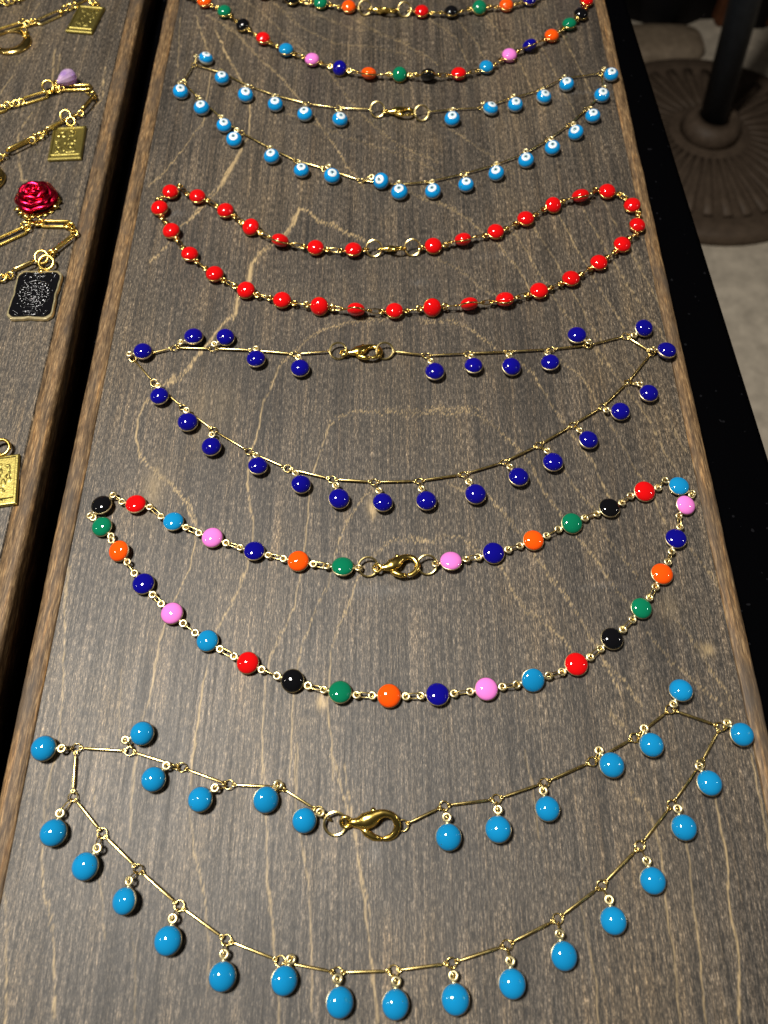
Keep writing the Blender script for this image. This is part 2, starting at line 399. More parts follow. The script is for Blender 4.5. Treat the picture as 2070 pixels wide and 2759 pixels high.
def make_panel(name, xl, xr, y0, y1, lines, parent, step=(.0003, .0006)):
    """xl, xr: functions of y giving the panel's edges; top is a dense sheet that carries the grain figure"""
    nx = int((xr(.15)-xl(.15))/step[0]); ny = int((y1-y0)/step[1])
    yy = np.linspace(y0, y1, ny+1); s = np.linspace(0, 1, nx+1)
    XL = np.array([xl(y) for y in yy]); XR = np.array([xr(y) for y in yy])
    X = XL[:, None] + (XR-XL)[:, None]*s[None, :]; Y = np.repeat(yy[:, None], nx+1, 1)
    # frayed look: every fibre column is shifted along the grain by its own amount
    jit = np.random.normal(0, .00055, nx+1); jit2 = np.random.normal(0, 1, (ny//7+2, nx+1))
    jy = jit[None, :] + 0.00055*np.repeat(jit2, 7, 0)[:ny+1]
    P = np.stack([X.ravel(), (Y+jy).ravel()], 1)
    wob = .00012*np.sin(Y.ravel()*310+np.sin(X.ravel()*90)*2)+.00012*np.sin(Y.ravel()*790+X.ravel()*260)
    P[:, 0] += wob
    fig = np.zeros(len(P))
    for cv, pts, w, st in lines:
        pp = [np.array(U(cv(*q))[:2]) for q in pts]
        w = max(.00019, w*.00037)
        lo = np.min(pp, 0)-4*w; hi = np.max(pp, 0)+4*w
        idx = np.where((P[:, 0] > lo[0]) & (P[:, 0] < hi[0]) & (P[:, 1] > lo[1]) & (P[:, 1] < hi[1]))[0]
        if not len(idx): continue
        d = np.full(len(idx), 9.0)
        for a, b in zip(pp[:-1], pp[1:]):
            d = np.minimum(d, seg_dist(P[idx], a, b))
        fig[idx] = np.maximum(fig[idx], min(1, st*1.2)*np.exp(-(d/w)**2))
    def blobs(lst):
        out = np.zeros(len(P))
        for px, rx, ry, st in lst:
            c = U(px); q = ((P[:, 0]-c.x)/rx)**2 + ((P[:, 1]-c.y)/ry)**2
            out = np.maximum(out, st*np.exp(-q))
        return out
    fig = np.maximum(fig, blobs(SPOT)); marks = blobs(PALE_MARKS); sta = blobs(STAIN)
    n = len(P)
    co = np.stack([X.ravel(), Y.ravel(), np.zeros(n)], 1)
    i = np.arange(ny)[:, None]*(nx+1) + np.arange(nx)[None, :]
    quads = np.stack([i, i+1, i+nx+2, i+nx+1], -1).reshape(-1, 4)
    # sides and bottom
    c4 = [0, nx, n-1, n-1-nx]
    bot = [(co[c][0], co[c][1], -TB) for c in c4]
    co = np.vstack([co, bot])
    extra = [(c4[1], c4[0], n, n+1), (c4[2], c4[1], n+1, n+2), (c4[3], c4[2], n+2, n+3), (c4[0], c4[3], n+3, n), (n+3, n+2, n+1, n)]
    faces = np.vstack([quads, np.array(extra)])
    me = bpy.data.meshes.new(name)
    me.vertices.add(len(co)); me.vertices.foreach_set('co', co.ravel())
    me.loops.add(faces.size); me.loops.foreach_set('vertex_index', faces.ravel().astype(np.int32))
    me.polygons.add(len(faces)); me.polygons.foreach_set('loop_start', np.arange(0, faces.size, 4, dtype=np.int32))
    me.update(calc_edges=True)
    for nm, arr in (('figure', fig), ('pale_mark', marks), ('stain', sta)):
        at = me.attributes.new(nm, 'FLOAT', 'POINT')
        at.data.foreach_set('value', np.concatenate([arr, np.zeros(4)]).astype(np.float32))
    me.materials.append(WOOD)
    return obj(name, me, None, parent, Matrix.Identity(4))

def make_strip(xin, xout, y0, y1, parent, seed):
    """solid edge strip from the seam xin to the worn, rounded outer edge xout"""
    rnd = random.Random(seed); v = []; f = []; ny = 240
    for k in range(ny+1):
        y = y0+(y1-y0)*k/ny; a = xin(y); b = xout(y); sg = 1 if b > a else -1
        wv = .00025*mnoise.noise((seed*9.1, y*60, 0)) + .00012*mnoise.noise((seed*3.7, y*240, 1))
        a2 = a + sg*.0003 + .0004*mnoise.noise((seed, y*30, 4)) + .0002*mnoise.noise((seed, y*160, 7)); b2 = b + wv
        dz = .0002*mnoise.noise((y*50, seed, 2))
        pr = [(a2, -TB), (a2, -.0006), (a2+sg*.0004, -.0001+dz*.3), (b2-sg*.0022, -.0001+dz), (b2-sg*.0010, -.0003+dz), (b2-sg*.0003, -.0010), (b2, -.0022), (b2, -TB)]
        v += [(x, y, z) for x, z in pr]
    m = 8
    for k in range(ny):
        for j in range(m):
            f.append((k*m+j, k*m+(j+1) % m, (k+1)*m+(j+1) % m, (k+1)*m+j))
    f.append(tuple(range(m))); f.append(tuple(ny*m+j for j in range(m)))
    return obj('edge_strip', MB().add(v, f).mesh('edge_strip'), EDGE, parent, Matrix.Identity(4))

def line_x(pa, pb):
    a, b = U(pa), U(pb)
    return lambda y: a.x + (b.x-a.x)*(y-a.y)/(b.y-a.y)
Y0, Y1 = -.10, .56
# main board
L_out = line_x((448, 0), (52, 1870)); R_out = line_x((1634, 0), (2034, 1785))
L_in = lambda y: L_out(y)+.0072; R_in = lambda y: R_out(y)-.0063
board = empty('display_board', (0, .2, -TB))
make_panel('plywood_panel', L_in, R_in, -.06, .50, LINES, board)
make_strip(L_in, L_out, -.06, .50, board, 3); make_strip(R_in, R_out, -.06, .50, board, 8)
tag(board, 'wide dark stained plywood board with six bead necklaces laid on it', 'board')
# left board
LR_out = line_x((386, 0), (57, 1500)); LR_in = lambda y: LR_out(y)-.0072
LL_in = lambda y: LR_in(y)-.10; LL_out = lambda y: LL_in(y)-.0072
board2 = empty('display_board', (-.26, .2, -TB))
make_panel('plywood_panel', LL_in, LR_in, -.06, .50, LINES_L, board2, (.0005, .0009))
make_strip(LR_in, LR_out, -.06, .50, board2, 5); make_strip(LL_in, LL_out, -.06, .50, board2, 6)
tag(board2, 'neighbouring dark stained board carrying the gold charm chains', 'board')

# ------------------------------------------------------------------ shared jewellery meshes
EX = .0016
RB = .00355                     # bead radius
HT, HB = .00268, .0024          # dome heights above and below the rim
def dome_mesh(name, r=RB, ht=HT, hb=HB, rim=.0002):
    pr = []
    for k in range(11):
        a = math.pi/2*k/10; pr.append((max(1e-6, r*math.sin(a)), rim+ht*math.cos(a)*.92))
    for k in range(9):
        a = math.pi/2*k/8; pr.append((max(1e-6, r*math.cos(a)), -rim-hb*math.sin(a)*.92))
    return MB().lathe(pr, 28).mesh(name)
def setting_mesh(name, ends, r=RB, ex=EX):
    mb = MB()
    mb.lathe([(r-.0003, .00030), (r+.00006, .00028), (r+.00014, .00005), (r+.00006, -.00034), (r-.0003, -.0005)], 28, True)
    for sg in ends:
        c = sg*(r+ex); ro, ri, h = .00138, .00060, .00028
        n = 16; v = []; f = []
        for (rr, z) in ((ri, h), (ro-.0002, h), (ro, h*.4), (ro, -h*.4), (ro-.0002, -h), (ri, -h)):
            for k in range(n):
                a = 2*math.pi*k/n; v.append((c+rr*math.cos(a), rr*math.sin(a), z))
        for i in range(6):
            for k in range(n):
                f.append((i*n+k, i*n+(k+1) % n, ((i+1) % 6)*n+(k+1) % n, ((i+1) % 6)*n+k))
        mb.add(v, f)
        x0, x1 = sorted((sg*(r-.0004), sg*(r+ex-ro+.0003)))
        mb.box(x0, x1, -.0006, .0006, -.0002, .0002)
    return mb.mesh(name)
BEAD = {k: dome_mesh('bead_'+k) for k in ('turquoise', 'red', 'navy', 'pink', 'orange', 'green', 'black')}
for k, m in BEAD.items(): m.materials.append(ENAMEL[k])
BEADF = {k: dome_mesh('flat_bead_'+k, RB, .0019, .0017) for k in BEAD}
for k, m in BEADF.items(): m.materials.append(ENAMEL[k])
SET2 = setting_mesh('setting_two_eyelets', (-1, 1)); SET2.materials.append(PALE)
SET2R = setting_mesh('setting_two_gold_eyelets', (-1, 1)); SET2R.materials.append(GOLD)
SET1 = setting_mesh('setting_one_eyelet', (1,)); SET1.materials.append(PALE)
SETE = setting_mesh('eye_setting', (1,), RB-.00012); SETE.materials.append(PALE)
# evil eye bead: blue front, pale back, white ring and pupil raised on the front
EYEB = dome_mesh('bead_eye'); EYEB.materials.append(ENAMEL['eyeblue']); EYEB.materials.append(ENAMEL['paleback'])
for p in EYEB.polygons:
    if p.center.z < -.0002: p.material_index = 1
def cap(name, r0, r1, lift, mat):
    pr = []; n = 6
    f_ = lambda r: .0002 + HT*.92*math.sqrt(max(0, 1-(r/RB)**2))
    pr.append((max(r0, 1e-6), f_(r0)-.0001))
    for k in range(n+1):
        r = max(1e-6, r0+(r1-r0)*k/n); pr.append((r, f_(r)+lift))
    pr.append((r1+.00003, f_(r1)-.0001))
    me = MB().lathe(pr, 26).mesh(name); me.materials.append(mat); return me
RINGW = cap('white_ring', .00100, .00195, .00006, ENAMEL['white'])
IRIS = cap('iris', 0, .00097, .00005, ENAMEL['iris'])
PUPIL = cap('pupil', 0, .00050, .00009, ENAMEL['pupil'])
LINKM = MB().ring((0, 0, 0), .00085, .00021, 16, 6, 1, .0015).mesh('link'); LINKM.materials.append(BRASS)
LINKG = MB().ring((0, 0, 0), .00085, .00021, 16, 6, 1, .0015).mesh('link_gold'); LINKG.materials.append(GOLD)
JRING = MB().ring((0, 0, 0), .00135, .00020, 18, 6).mesh('joint_ring'); JRING.materials.append(BRASS)
BIGR = MB().ring((0, 0, 0), .0032, .00042, 26, 6, .8).mesh('jump_ring', False); BIGR.materials.append(RINGG)

def clasp_parts():
    mb = MB()
    mb.ring((.0, 0, 0), .0011, .00042, 16, 8)
    P = [(.0010, 0, 0), (.0024, .0001, 0), (.0040, .0005, 0), (.0056, .0014, 0), (.0070, .0024, 0), (.0087, .0028, 0), (.0104, .0022, 0), (.0113, .0004, 0), (.0108, -.0014, 0), (.0096, -.0024, 0), (.0084, -.0027, 0)]
    rr = [.0008, .0011, .0019, .0017, .0011, .0008, .0008, .0008, .0008, .0007, .0005]
    # smooth the path
    PP = []; RR = []
    for i in range(len(P)-1):
        for k in range(3):
            t = k/3
            p0 = Vector(P[max(i-1, 0)]); p1 = Vector(P[i]); p2 = Vector(P[i+1]); p3 = Vector(P[min(i+2, len(P)-1)])
            q = .5*((2*p1)+(p2-p0)*t+(2*p0-5*p1+4*p2-p3)*t*t+(3*p1-p0-3*p2+p3)*t**3)
            PP.append(q); RR.append(rr[i]+(rr[i+1]-rr[i])*t)
    PP.append(Vector(P[-1])); RR.append(rr[-1])
    mb.tube(PP, RR, 12, False, .75)
    body = mb.mesh('clasp'); body.materials.append(GOLD2)
    lv = MB().tube([(.0034, -.0006, 0), (.0048, -.0018, 0), (.0064, -.0026, 0), (.0082, -.0028, 0)], [.0006, .0009, .0008, .0005], 10, False, .9).mesh('lever')
    lv.materials.append(GOLD2)
    kn = MB().tube([(.0060, .0026, 0), (.0057, .0033, 0), (.0055, .0037, 0)], [.0006, .00065, .0003], 8).mesh('thumb_knob'); kn.materials.append(GOLD2)
    return body, lv, kn
CL_BODY, CL_LEVER, CL_KNOB = clasp_parts()

UPZ = Vector((0, 0, 1))
def tilt_frame(loc, x, a, toward_cam=True):
    """x horizontal axis; normal tilted by a degrees towards the viewer's side (-y)"""
    x = Vector((x[0], x[1], 0)).normalized(); p = Vector((x.y, -x.x, 0))
    if p.y > 0: p = -p
    n = UPZ*math.cos(R(a)) + p*math.sin(R(a))
    return frame(loc, x, n)
def zext(a): return math.sqrt((RB*math.sin(R(a)))**2 + (HB*.96*math.cos(R(a)))**2) + .0002
def add_link(root, p, q, twist, gold=False, name='link', me=None):
    d = q-p; L = d.length
    m = me or (LINKG if gold else LINKM)
    x = d.normalized() if L > 1e-5 else Vector((1, 0, 0))
    s = x.cross(UPZ).normalized(); n = (s.cross(x))*math.cos(R(twist)) + s*math.sin(R(twist))
    M = frame((p+q)/2, x, n) @ Matrix.Diagonal((max(.55, (L/2+.00045)/.0015), 1, 1, 1))
    return obj(name, m, None, root, M)
def add_clasp(root, pa, pb, z, roll=0):
    """loop at pa, hook at pb"""
    d = pb-pa; s = d.length/.0116
    x = d.normalized(); sd = Vector((-x.y, x.x, 0)); n = UPZ*math.cos(R(roll)) + sd*math.sin(R(roll))
    M = frame(pa, x, n) @ Matrix.Scale(s, 4)
    c = obj('clasp', CL_BODY, None, root, M)
    obj('lever', CL_LEVER, None, c); obj('thumb_knob', CL_KNOB, None, c)
    return c
def add_ring(root, px, z, tilt, az, me=None, s=1.0, name='jump_ring'):
    p = U(px, z)
    n = Vector((math.sin(R(tilt))*math.cos(R(az)), math.sin(R(tilt))*math.sin(R(az)), math.cos(R(tilt))))
    return obj(name, me or BIGR, None, root, frame(p, Vector((1, .01, 0)), n) @ Matrix.Scale(s, 4))

def bead_chain(label, beads, ring_a, ring_b, clasp, axes={}, tilts={}, gold=False, seed=1, clasp_roll=0, group=None, ring_tilt=(20, 24), flat=False):
    """beads strung end to end; ring_a / ring_b are the jump rings either side of the clasp"""
    rnd = random.Random(seed)
    root = empty('bead_necklace', U(beads[len(beads)//2][0]))
    n = len(beads); E0 = []; E1 = []
    pts = [U(b[0], .0023) for b in beads]; ra, rb = U(ring_a, .0016), U(ring_b, .0016)
    for i, (px, colr) in enumerate(beads):
        a = tilts.get(i, rnd.gauss(3, 6)); z = zext(a) - (.0005*math.cos(R(a)) if flat else 0)
        loc = U(px, z)
        if i in axes:
            q0, q1 = axes[i]; x = U(q1, z)-U(q0, z)
        else:
            pv = pts[i-1] if i > 0 else ra; nx = pts[i+1] if i < n-1 else rb
            x = (nx-loc).normalized() + (loc-pv).normalized()
        x.z = 0; x.normalize()
        M = tilt_frame(loc, x, a)
        b = obj('bead', (BEADF if flat else BEAD)[colr], None, root, M @ Matrix.Scale(rnd.uniform(.965, 1.03), 4))
        if not group or len(set(c for _, c in beads)) > 1: b['label'] = colr.replace('turquoise', 'turquoise blue') + ' enamel bead'
        obj('setting', SET2R if gold else SET2, None, b)
        e = RB+EX
        E0.append(loc - x*e); E1.append(loc + x*e)
    for i in range(n-1):
        add_link(root, E1[i], E0[i+1], rnd.uniform(35, 80)*rnd.choice((-1, 1)), gold)
    add_ring(root, ring_a, .0006+.0032*math.sin(R(ring_tilt[0])), ring_tilt[0], 262); add_ring(root, ring_b, .0006+.0032*math.sin(R(ring_tilt[1])), ring_tilt[1], 278)
    add_clasp(root, U(clasp[0], .0026), U(clasp[1], .0026), 0, clasp_roll)
    for px, e in ((ring_a, E0[0]), (ring_b, E1[-1])):
        c = U(px, .0017); d = (e-c).normalized(); add_link(root, c+d*.0027, e, 65, gold)
    tag(root, label, 'necklace', group)
    return root

def make_bar(L, name='bar'):
    """flattened rod with a loop pressed into each end, along X, centred"""
    h = L/2; mb = MB(); r = .00037
    mb.tube([(-h+.0012, 0, 0), (-h+.0017, 0, 0), (-h+.0024, 0, 0), (h-.0024, 0, 0), (h-.0017, 0, 0), (h-.0012, 0, 0)], [r*.75, r*.7, r*1.15, r*1.15, r*.7, r*.75], 8, False, .7)
    for sg in (-1, 1): mb.ring((sg*(h-.0007), 0, 0), .00052, .00022, 12, 6)
    return mb.mesh(name)
def drop_chain(label, joints, ring_a, ring_b, clasp, kind, seed, clasp_roll=0, tilts={}, group=None, rings=(True, True), end_b=None, ring_tilt=(20, 25)):
    """bars joined by small rings, a bead hanging from every joint"""
    rnd = random.Random(seed)
    root = empty('drop_necklace', U(joints[len(joints)//2][0]))
    J = [U(j[0], .0010) for j in joints]
    for i, (jp, bp, ep) in enumerate(joints):
        j = J[i]
        add_ring(root, jp, .0010, rnd.uniform(8, 35), rnd.uniform(0, 360), JRING, 1.0, 'joint_ring')
        a = tilts.get(i, None)
        z = .0026 if a is None else zext(a)
        loc = U(bp, z); e = U(ep, .0011)
        x = e-loc; x.z = 0; x.normalize()
        if a is None:
            dip = rnd.uniform(-15, -5) if kind == 'eye' else rnd.uniform(-7, 5); xd = x*math.cos(R(dip)) - UPZ*math.sin(R(dip))
            sd = x.cross(UPZ); n = sd.cross(xd)*1.0
            if n.z < 0: n = -n
            rl = rnd.gauss(0, 8); n = n*math.cos(R(rl)) + sd*math.sin(R(rl))
            M = frame(loc, xd, n)
        else:
            M = tilt_frame(loc, x, a); xd = x
        b = obj('bead', EYEB if kind == 'eye' else BEAD[kind], None, root, M @ Matrix.Scale(rnd.uniform(.965, 1.03), 4))
        if kind == 'eye':
            obj('white_ring', RINGW, None, b); obj('iris', IRIS, None, b); obj('pupil', PUPIL, None, b)
        obj('setting', SETE if kind == 'eye' else SET1, None, b)
        add_link(root, loc+xd*(RB+EX), j + (loc-j).normalized()*.0011, 70)
    chain = []
    for i in range(len(J)-1): chain.append((J[i], J[i+1]))
    ends = []
    ra = U(ring_a, .0013)
    chain.append((J[0], ra + (J[0]-ra).normalized()*.0020))
    rb = U(ring_b, .0013) if ring_b else None
    eb = rb + (J[-1]-rb).normalized()*.0020 if rb else U(end_b, .0013)
    chain.append((J[-1], eb))
    for p, q in chain:
        d = q-p; L = d.length
        if L < .0045:
            add_link(root, p, q, 60); continue
        p2 = p + d.normalized()*.0008; q2 = q - d.normalized()*.0008
        x = d.normalized(); tw = rnd.uniform(-40, 40); s = x.cross(UPZ).normalized()
        n = UPZ*math.cos(R(tw)) + s*math.sin(R(tw))
        me = make_bar((q2-p2).length); me.materials.append(BRASS)
        obj('bar', me, None, root, frame((p2+q2)/2 + Vector((0, 0, .0002)), x, n))
    add_ring(root, ring_a, .0006+.0032*math.sin(R(ring_tilt[0])), ring_tilt[0], 262)
    if ring_b: add_ring(root, ring_b, .0006+.0032*math.sin(R(ring_tilt[1])), ring_tilt[1], 278)
    else: add_ring(root, end_b, .0012, 30, 200, JRING, 1.15, 'joint_ring')
    add_clasp(root, U(clasp[0], .0020), U(clasp[1], .0019), 0, clasp_roll)
    tag(root, label, 'necklace', group)
    return root

# ------------------------------------------------------------------ necklaces on the main board
# red
r1 = C(380, 450, 2.3714); r2 = C(1050, 450, 2.2133)
red = [r1(*p) for p in [(1357,530),(1116,517),(890,470),(703,385),(541,280),(362,190),(190,160),(120,265),(195,410),(313,558),(472,685),(672,788),(902,852),(1140,890),(1375,912),(1620,920)]]
red += [r2(*p) for p in [(254,838),(475,818),(687,790),(891,740),(1081,667),(1247,572),(1386,465),(1476,350),(1446,230),(1297,147),(1138,172),(975,228),(811,310),(632,387),(437,432),(260,472)]]
bead_chain('bright red enamel bead necklace laid between the eye beads and the navy drops', [(p, 'red') for p in red], r1(1490,520), r2(137,480), ((1024, 671), (1094, 669)),
           axes={6: (r1(250,120), r1(125,205)), 7: (r1(105,208), r1(130,325)), 3: (r1(660,350), r1(640,310))} if False else {6: (r1(250,120), r1(125,205)), 7: (r1(105,208), r1(130,325)), 23: (r2(1465,410), r2(1480,290)), 24: (r2(1480,285), r2(1390,180))},
           tilts={2: -40, 13: 42, 14: -62, 15: 0, 16: 40, 17: -60, 18: -28, 26: -38, 30: -38, 3: 25, 27: 22, 0: -8}, gold=True, seed=4, clasp_roll=36, ring_tilt=(50, 50))
# multicolour
m1 = C(200, 1280, 1.9529); m2 = C(1000, 1250, 1.7474)
cyc = ['green', 'orange', 'navy', 'pink', 'turquoise', 'red', 'black']
mp = [m1(*p) for p in [(1413,482),(1180,453),(948,400),(728,330),(523,245),(325,153),(145,158),(147,272),(237,400),(365,572),(516,728),(702,872),(914,988),(1149,1082),(1400,1142)]]
mp += [m2(*p) for p in [(85,1092),(313,1085),(543,1060),(762,1018),(966,943),(1134,823),(1272,680),(1369,518),(1435,352),(1480,195),(1449,105),(1287,130),(1122,207),(945,280),(764,360),(576,420),(376,458)]]
mcol = [cyc[i % 7] for i in range(25)] + ['turquoise', 'red', 'black', 'green', 'orange', 'navy', 'pink']
bead_chain('multicoloured enamel bead necklace laid between the navy and the turquoise drop necklaces', list(zip(mp, mcol)), m1(1548,483), m2(265,475), (m2(30,490), m2(225,478)),
           axes={6: (m1(205,105), m1(85,213)), 7: (m1(95,222), m1(195,325)), 24: (m2(1447,252), m2(1515,140)), 25: (m2(1515,145), m2(1380,80))}, seed=11,
           tilts={0: -14, 31: -14, 6: -8}, clasp_roll=0, flat=True)
# upper multicolour
t1 = C(450, 0, 2.3714); t2 = C(1050, 0, 2.3714)
tp = [t1(1162,45), t1(982,20), t1(800,-4), t1(620,-45), t1(440,-80), t1(270,-105), t1(140,-95), t1(140,-45)]
tc = ['orange', 'green', 'black', 'red', 'turquoise', 'pink', 'turquoise', 'navy']
tp += [t1(*p) for p in [(240,10),(367,75),(485,163),(615,247),(762,320),(928,383),(1104,437),(1290,470),(1487,477)]]
tc += ['orange', 'green', 'black', 'red', 'turquoise', 'pink', 'navy', 'orange', 'green']
tp += [t2(*p) for p in [(245,480),(441,472),(618,430),(765,355),(895,290),(1035,230),(1147,155),(1222,92),(1258,5),(1240,-75),(1150,-110),(1020,-55),(893,0),(745,35),(574,50),(393,77),(205,75)]]
tc += ['black', 'red', 'turquoise', 'pink', 'navy', 'orange', 'green', 'black', 'red', 'turquoise', 'pink', 'turquoise', 'navy', 'orange', 'green', 'black', 'red']
bead_chain('multicoloured enamel bead necklace laid beyond the blue eye beads', list(zip(tp, tc)), t1(1265,50), t2(95,60), (t1(1300,62), t1(1470,68)), seed=21,
           tilts={14: 38, 15: -30, 16: 34, 17: -62, 18: -10, 21: -38, 31: 25, 10: 18}, clasp_roll=40, gold=True, ring_tilt=(52, 52))
# evil eye drops
e1, e2 = t1, t2
def jl(c, rows): return [tuple(c(*q) for q in r_) for r_ in rows]
eyes = jl(e1, [((1095,692),(1106,765),(1106,715)), ((900,665),(882,730),(890,685)), ((690,610),(693,668),(690,628)), ((535,555),(503,608),(520,575)), ((355,468),(352,500),(352,475)),
   ((172,415),(250,375),(205,390)), ((105,528),(88,587),(95,545)), ((200,625),(222,690),(215,645)), ((345,750),(366,803),(352,765)), ((475,848),(430,893),(455,862)), ((655,945),(670,1000),(662,958)),
   ((830,1030),(860,1090),(845,1045)), ((1010,1078),(1055,1125),(1030,1090)), ((1240,1155),(1368,1157),(1300,1150)), ((1480,1182),(1486,1228),(1482,1195))])
eyes += jl(e2, [((255,1162),(277,1222),(268,1175)), ((475,1112),(488,1182),(480,1130)), ((675,1055),(682,1108),(678,1068)), ((860,985),(872,1025),(865,995)), ((1010,895),(1040,945),(1022,905)),
   ((1145,800),(1190,848),(1165,815)), ((1255,700),(1298,742),(1275,715)), ((1372,585),(1356,610),(1362,592)), ((1350,470),(1415,478),(1370,470)), ((1100,505),(1131,540),(1110,515)),
   ((965,578),(985,620),(972,590)), ((775,630),(803,670),(785,642)), ((585,690),(645,695),(605,688)), ((400,700),(400,760),(400,718))])
drop_chain('gold bar necklace hung with sky blue evil eye beads', eyes, e1(1345,700), e2(205,722), (e1(1395,712), e1(1580,716)), 'eye', 5, clasp_roll=12, tilts={13: 34}, ring_tilt=(50, 46))
# navy drops
n1 = C(330, 830, 2.2133); n2 = C(1050, 830, 1.9529)
navy = jl(n1, [((1030,275),(1060,360),(1050,297)), ((785,253),(797,305),(800,262)), ((540,243),(615,175),(552,228)), ((310,237),(425,172),(352,218)), ((62,300),(123,260),(75,285)),
   ((190,447),(222,527),(218,460)), ((360,592),(390,682),(388,615)), ((542,728),(532,828),(540,755)), ((755,855),(808,943),(797,875)), ((985,957),(1065,1052),(1033,990)),
   ((1250,1022),(1292,1138),(1275,1075)), ((1500,1038),(1552,1160),(1525,1082))])
navy += jl(n2, [((155,910),(193,1015),(165,957)), ((390,875),(452,980),(412,920)), ((603,810),(678,890),(628,840)), ((785,722),(859,812),(820,747)), ((965,615),(1045,695),(985,645)),
   ((1120,520),(1213,545),(1135,547)), ((1255,388),(1363,450),(1302,402)), ((1378,235),(1457,225),(1400,232)), ((1240,148),(1337,107),(1285,150)), ((1045,197),(985,145),(1030,185)),
   ((850,217),(844,288),(825,235)), ((628,230),(640,310),(624,257)), ((412,240),(441,305),(425,250)), ((195,250),(237,335),(213,283))])
drop_chain('fine gold bar necklace hung with navy blue enamel drops', navy, n1(1288,255), n1(1565,255), (n1(1325,265), n1(1545,262)), 'navy', 9, clasp_roll=12)
# turquoise drops
c5 = C(0, 1880, 2.2133); c6 = C(600, 2050, 2.2133); c7 = C(1250, 1780, 2.0244)
turq = jl(c6, [((572,300),(487,355),(585,310)), ((340,155),(258,232),(318,165))])
turq += jl(c5, [((1365,518),(1195,606),(1282,545)), ((1085,415),(916,486),(1001,408)), ((775,318),(848,213),(752,262)), ((455,298),(262,302),(362,307)), ((435,590),(320,805),(367,695)),
   ((610,808),(510,1005),(588,908)), ((825,1022),(745,1212),(780,1095)), ((1070,1240),(1003,1448),(1037,1325)), ((1350,1445),(1327,1662),(1343,1532))])
turq += jl(c6, [((345,1195),(367,1310),(410,1185)), ((685,1262),(698,1440),(688,1305)), ((1020,1252),(1030,1452),(1035,1305)), ((1365,1205),(1388,1422),(1375,1290))])
turq += jl(c7, [((235,1550),(263,1762),(250,1650)), ((512,1408),(545,1610),(515,1495)), ((752,1225),(815,1418),(787,1308)), ((960,1010),(1030,1200),(990,1098)), ((1135,785),(1200,910),(1158,810)),
   ((1290,565),(1338,668),(1280,583)), ((1400,360),(1515,403),(1437,352)), ((1125,265),(1183,163),(1135,240)), ((930,420),(1023,460),(978,378)), ((700,550),(806,570),(738,500)),
   ((440,665),(456,808),(430,715)), ((178,755),(187,920),(183,820))])
turq += jl(c6, [((1320,268),(1347,455),(1335,345))])
drop_chain('gold bar necklace hung with large turquoise blue enamel drops', turq, c6(672,375), None, (c6(735,365), c6(1050,400)), 'turquoise', 15, clasp_roll=-25, end_b=c6(1075,385))

# ------------------------------------------------------------------ charm chains on the left board
def paperclip(root, p, q, twist=0, width=.0046, wire=.00060, mat=None, z=.0011):
    a, b = U(p, z), U(q, z); d = b-a; L = d.length; h = L/2-width/2; w = width/2-wire
    pts = []
    for k in range(9):
        t = -math.pi/2+math.pi*k/8; pts.append((h+w*math.cos(t), w*math.sin(t), 0))
    for k in range(9):
        t = math.pi/2+math.pi*k/8; pts.append((-h+w*math.cos(t), w*math.sin(t), 0))
    me = MB().tube(pts, wire, 8, True).mesh('long_link'); me.materials.append(mat or GOLD2)
    x = d.normalized(); s = x.cross(UPZ).normalized(); n = UPZ*math.cos(R(twist)) + s*math.sin(R(twist))
    zc = z if abs(twist) < 25 else width/2*abs(math.sin(R(twist)))+.0006
    c = (a+b)/2; c.z = zc
    return obj('long_link', me, None, root, frame(c, x, n))
SMALLR = MB().ring((0, 0, 0), .0014, .00042, 14, 8).mesh('small_ring'); SMALLR.materials.append(GOLD2)
SPRING = MB().ring((0, 0, 0), .0030, .00062, 22, 8).mesh('bail_ring'); SPRING.materials.append(GOLD2)
def rings(root, pts, seed=0):
    rnd = random.Random(seed)
    for k, p in enumerate(pts):
        add_ring(root, p, .0017, rnd.uniform(15, 75), rnd.uniform(0, 360), SMALLR, rnd.uniform(.9, 1.1), 'small_ring')
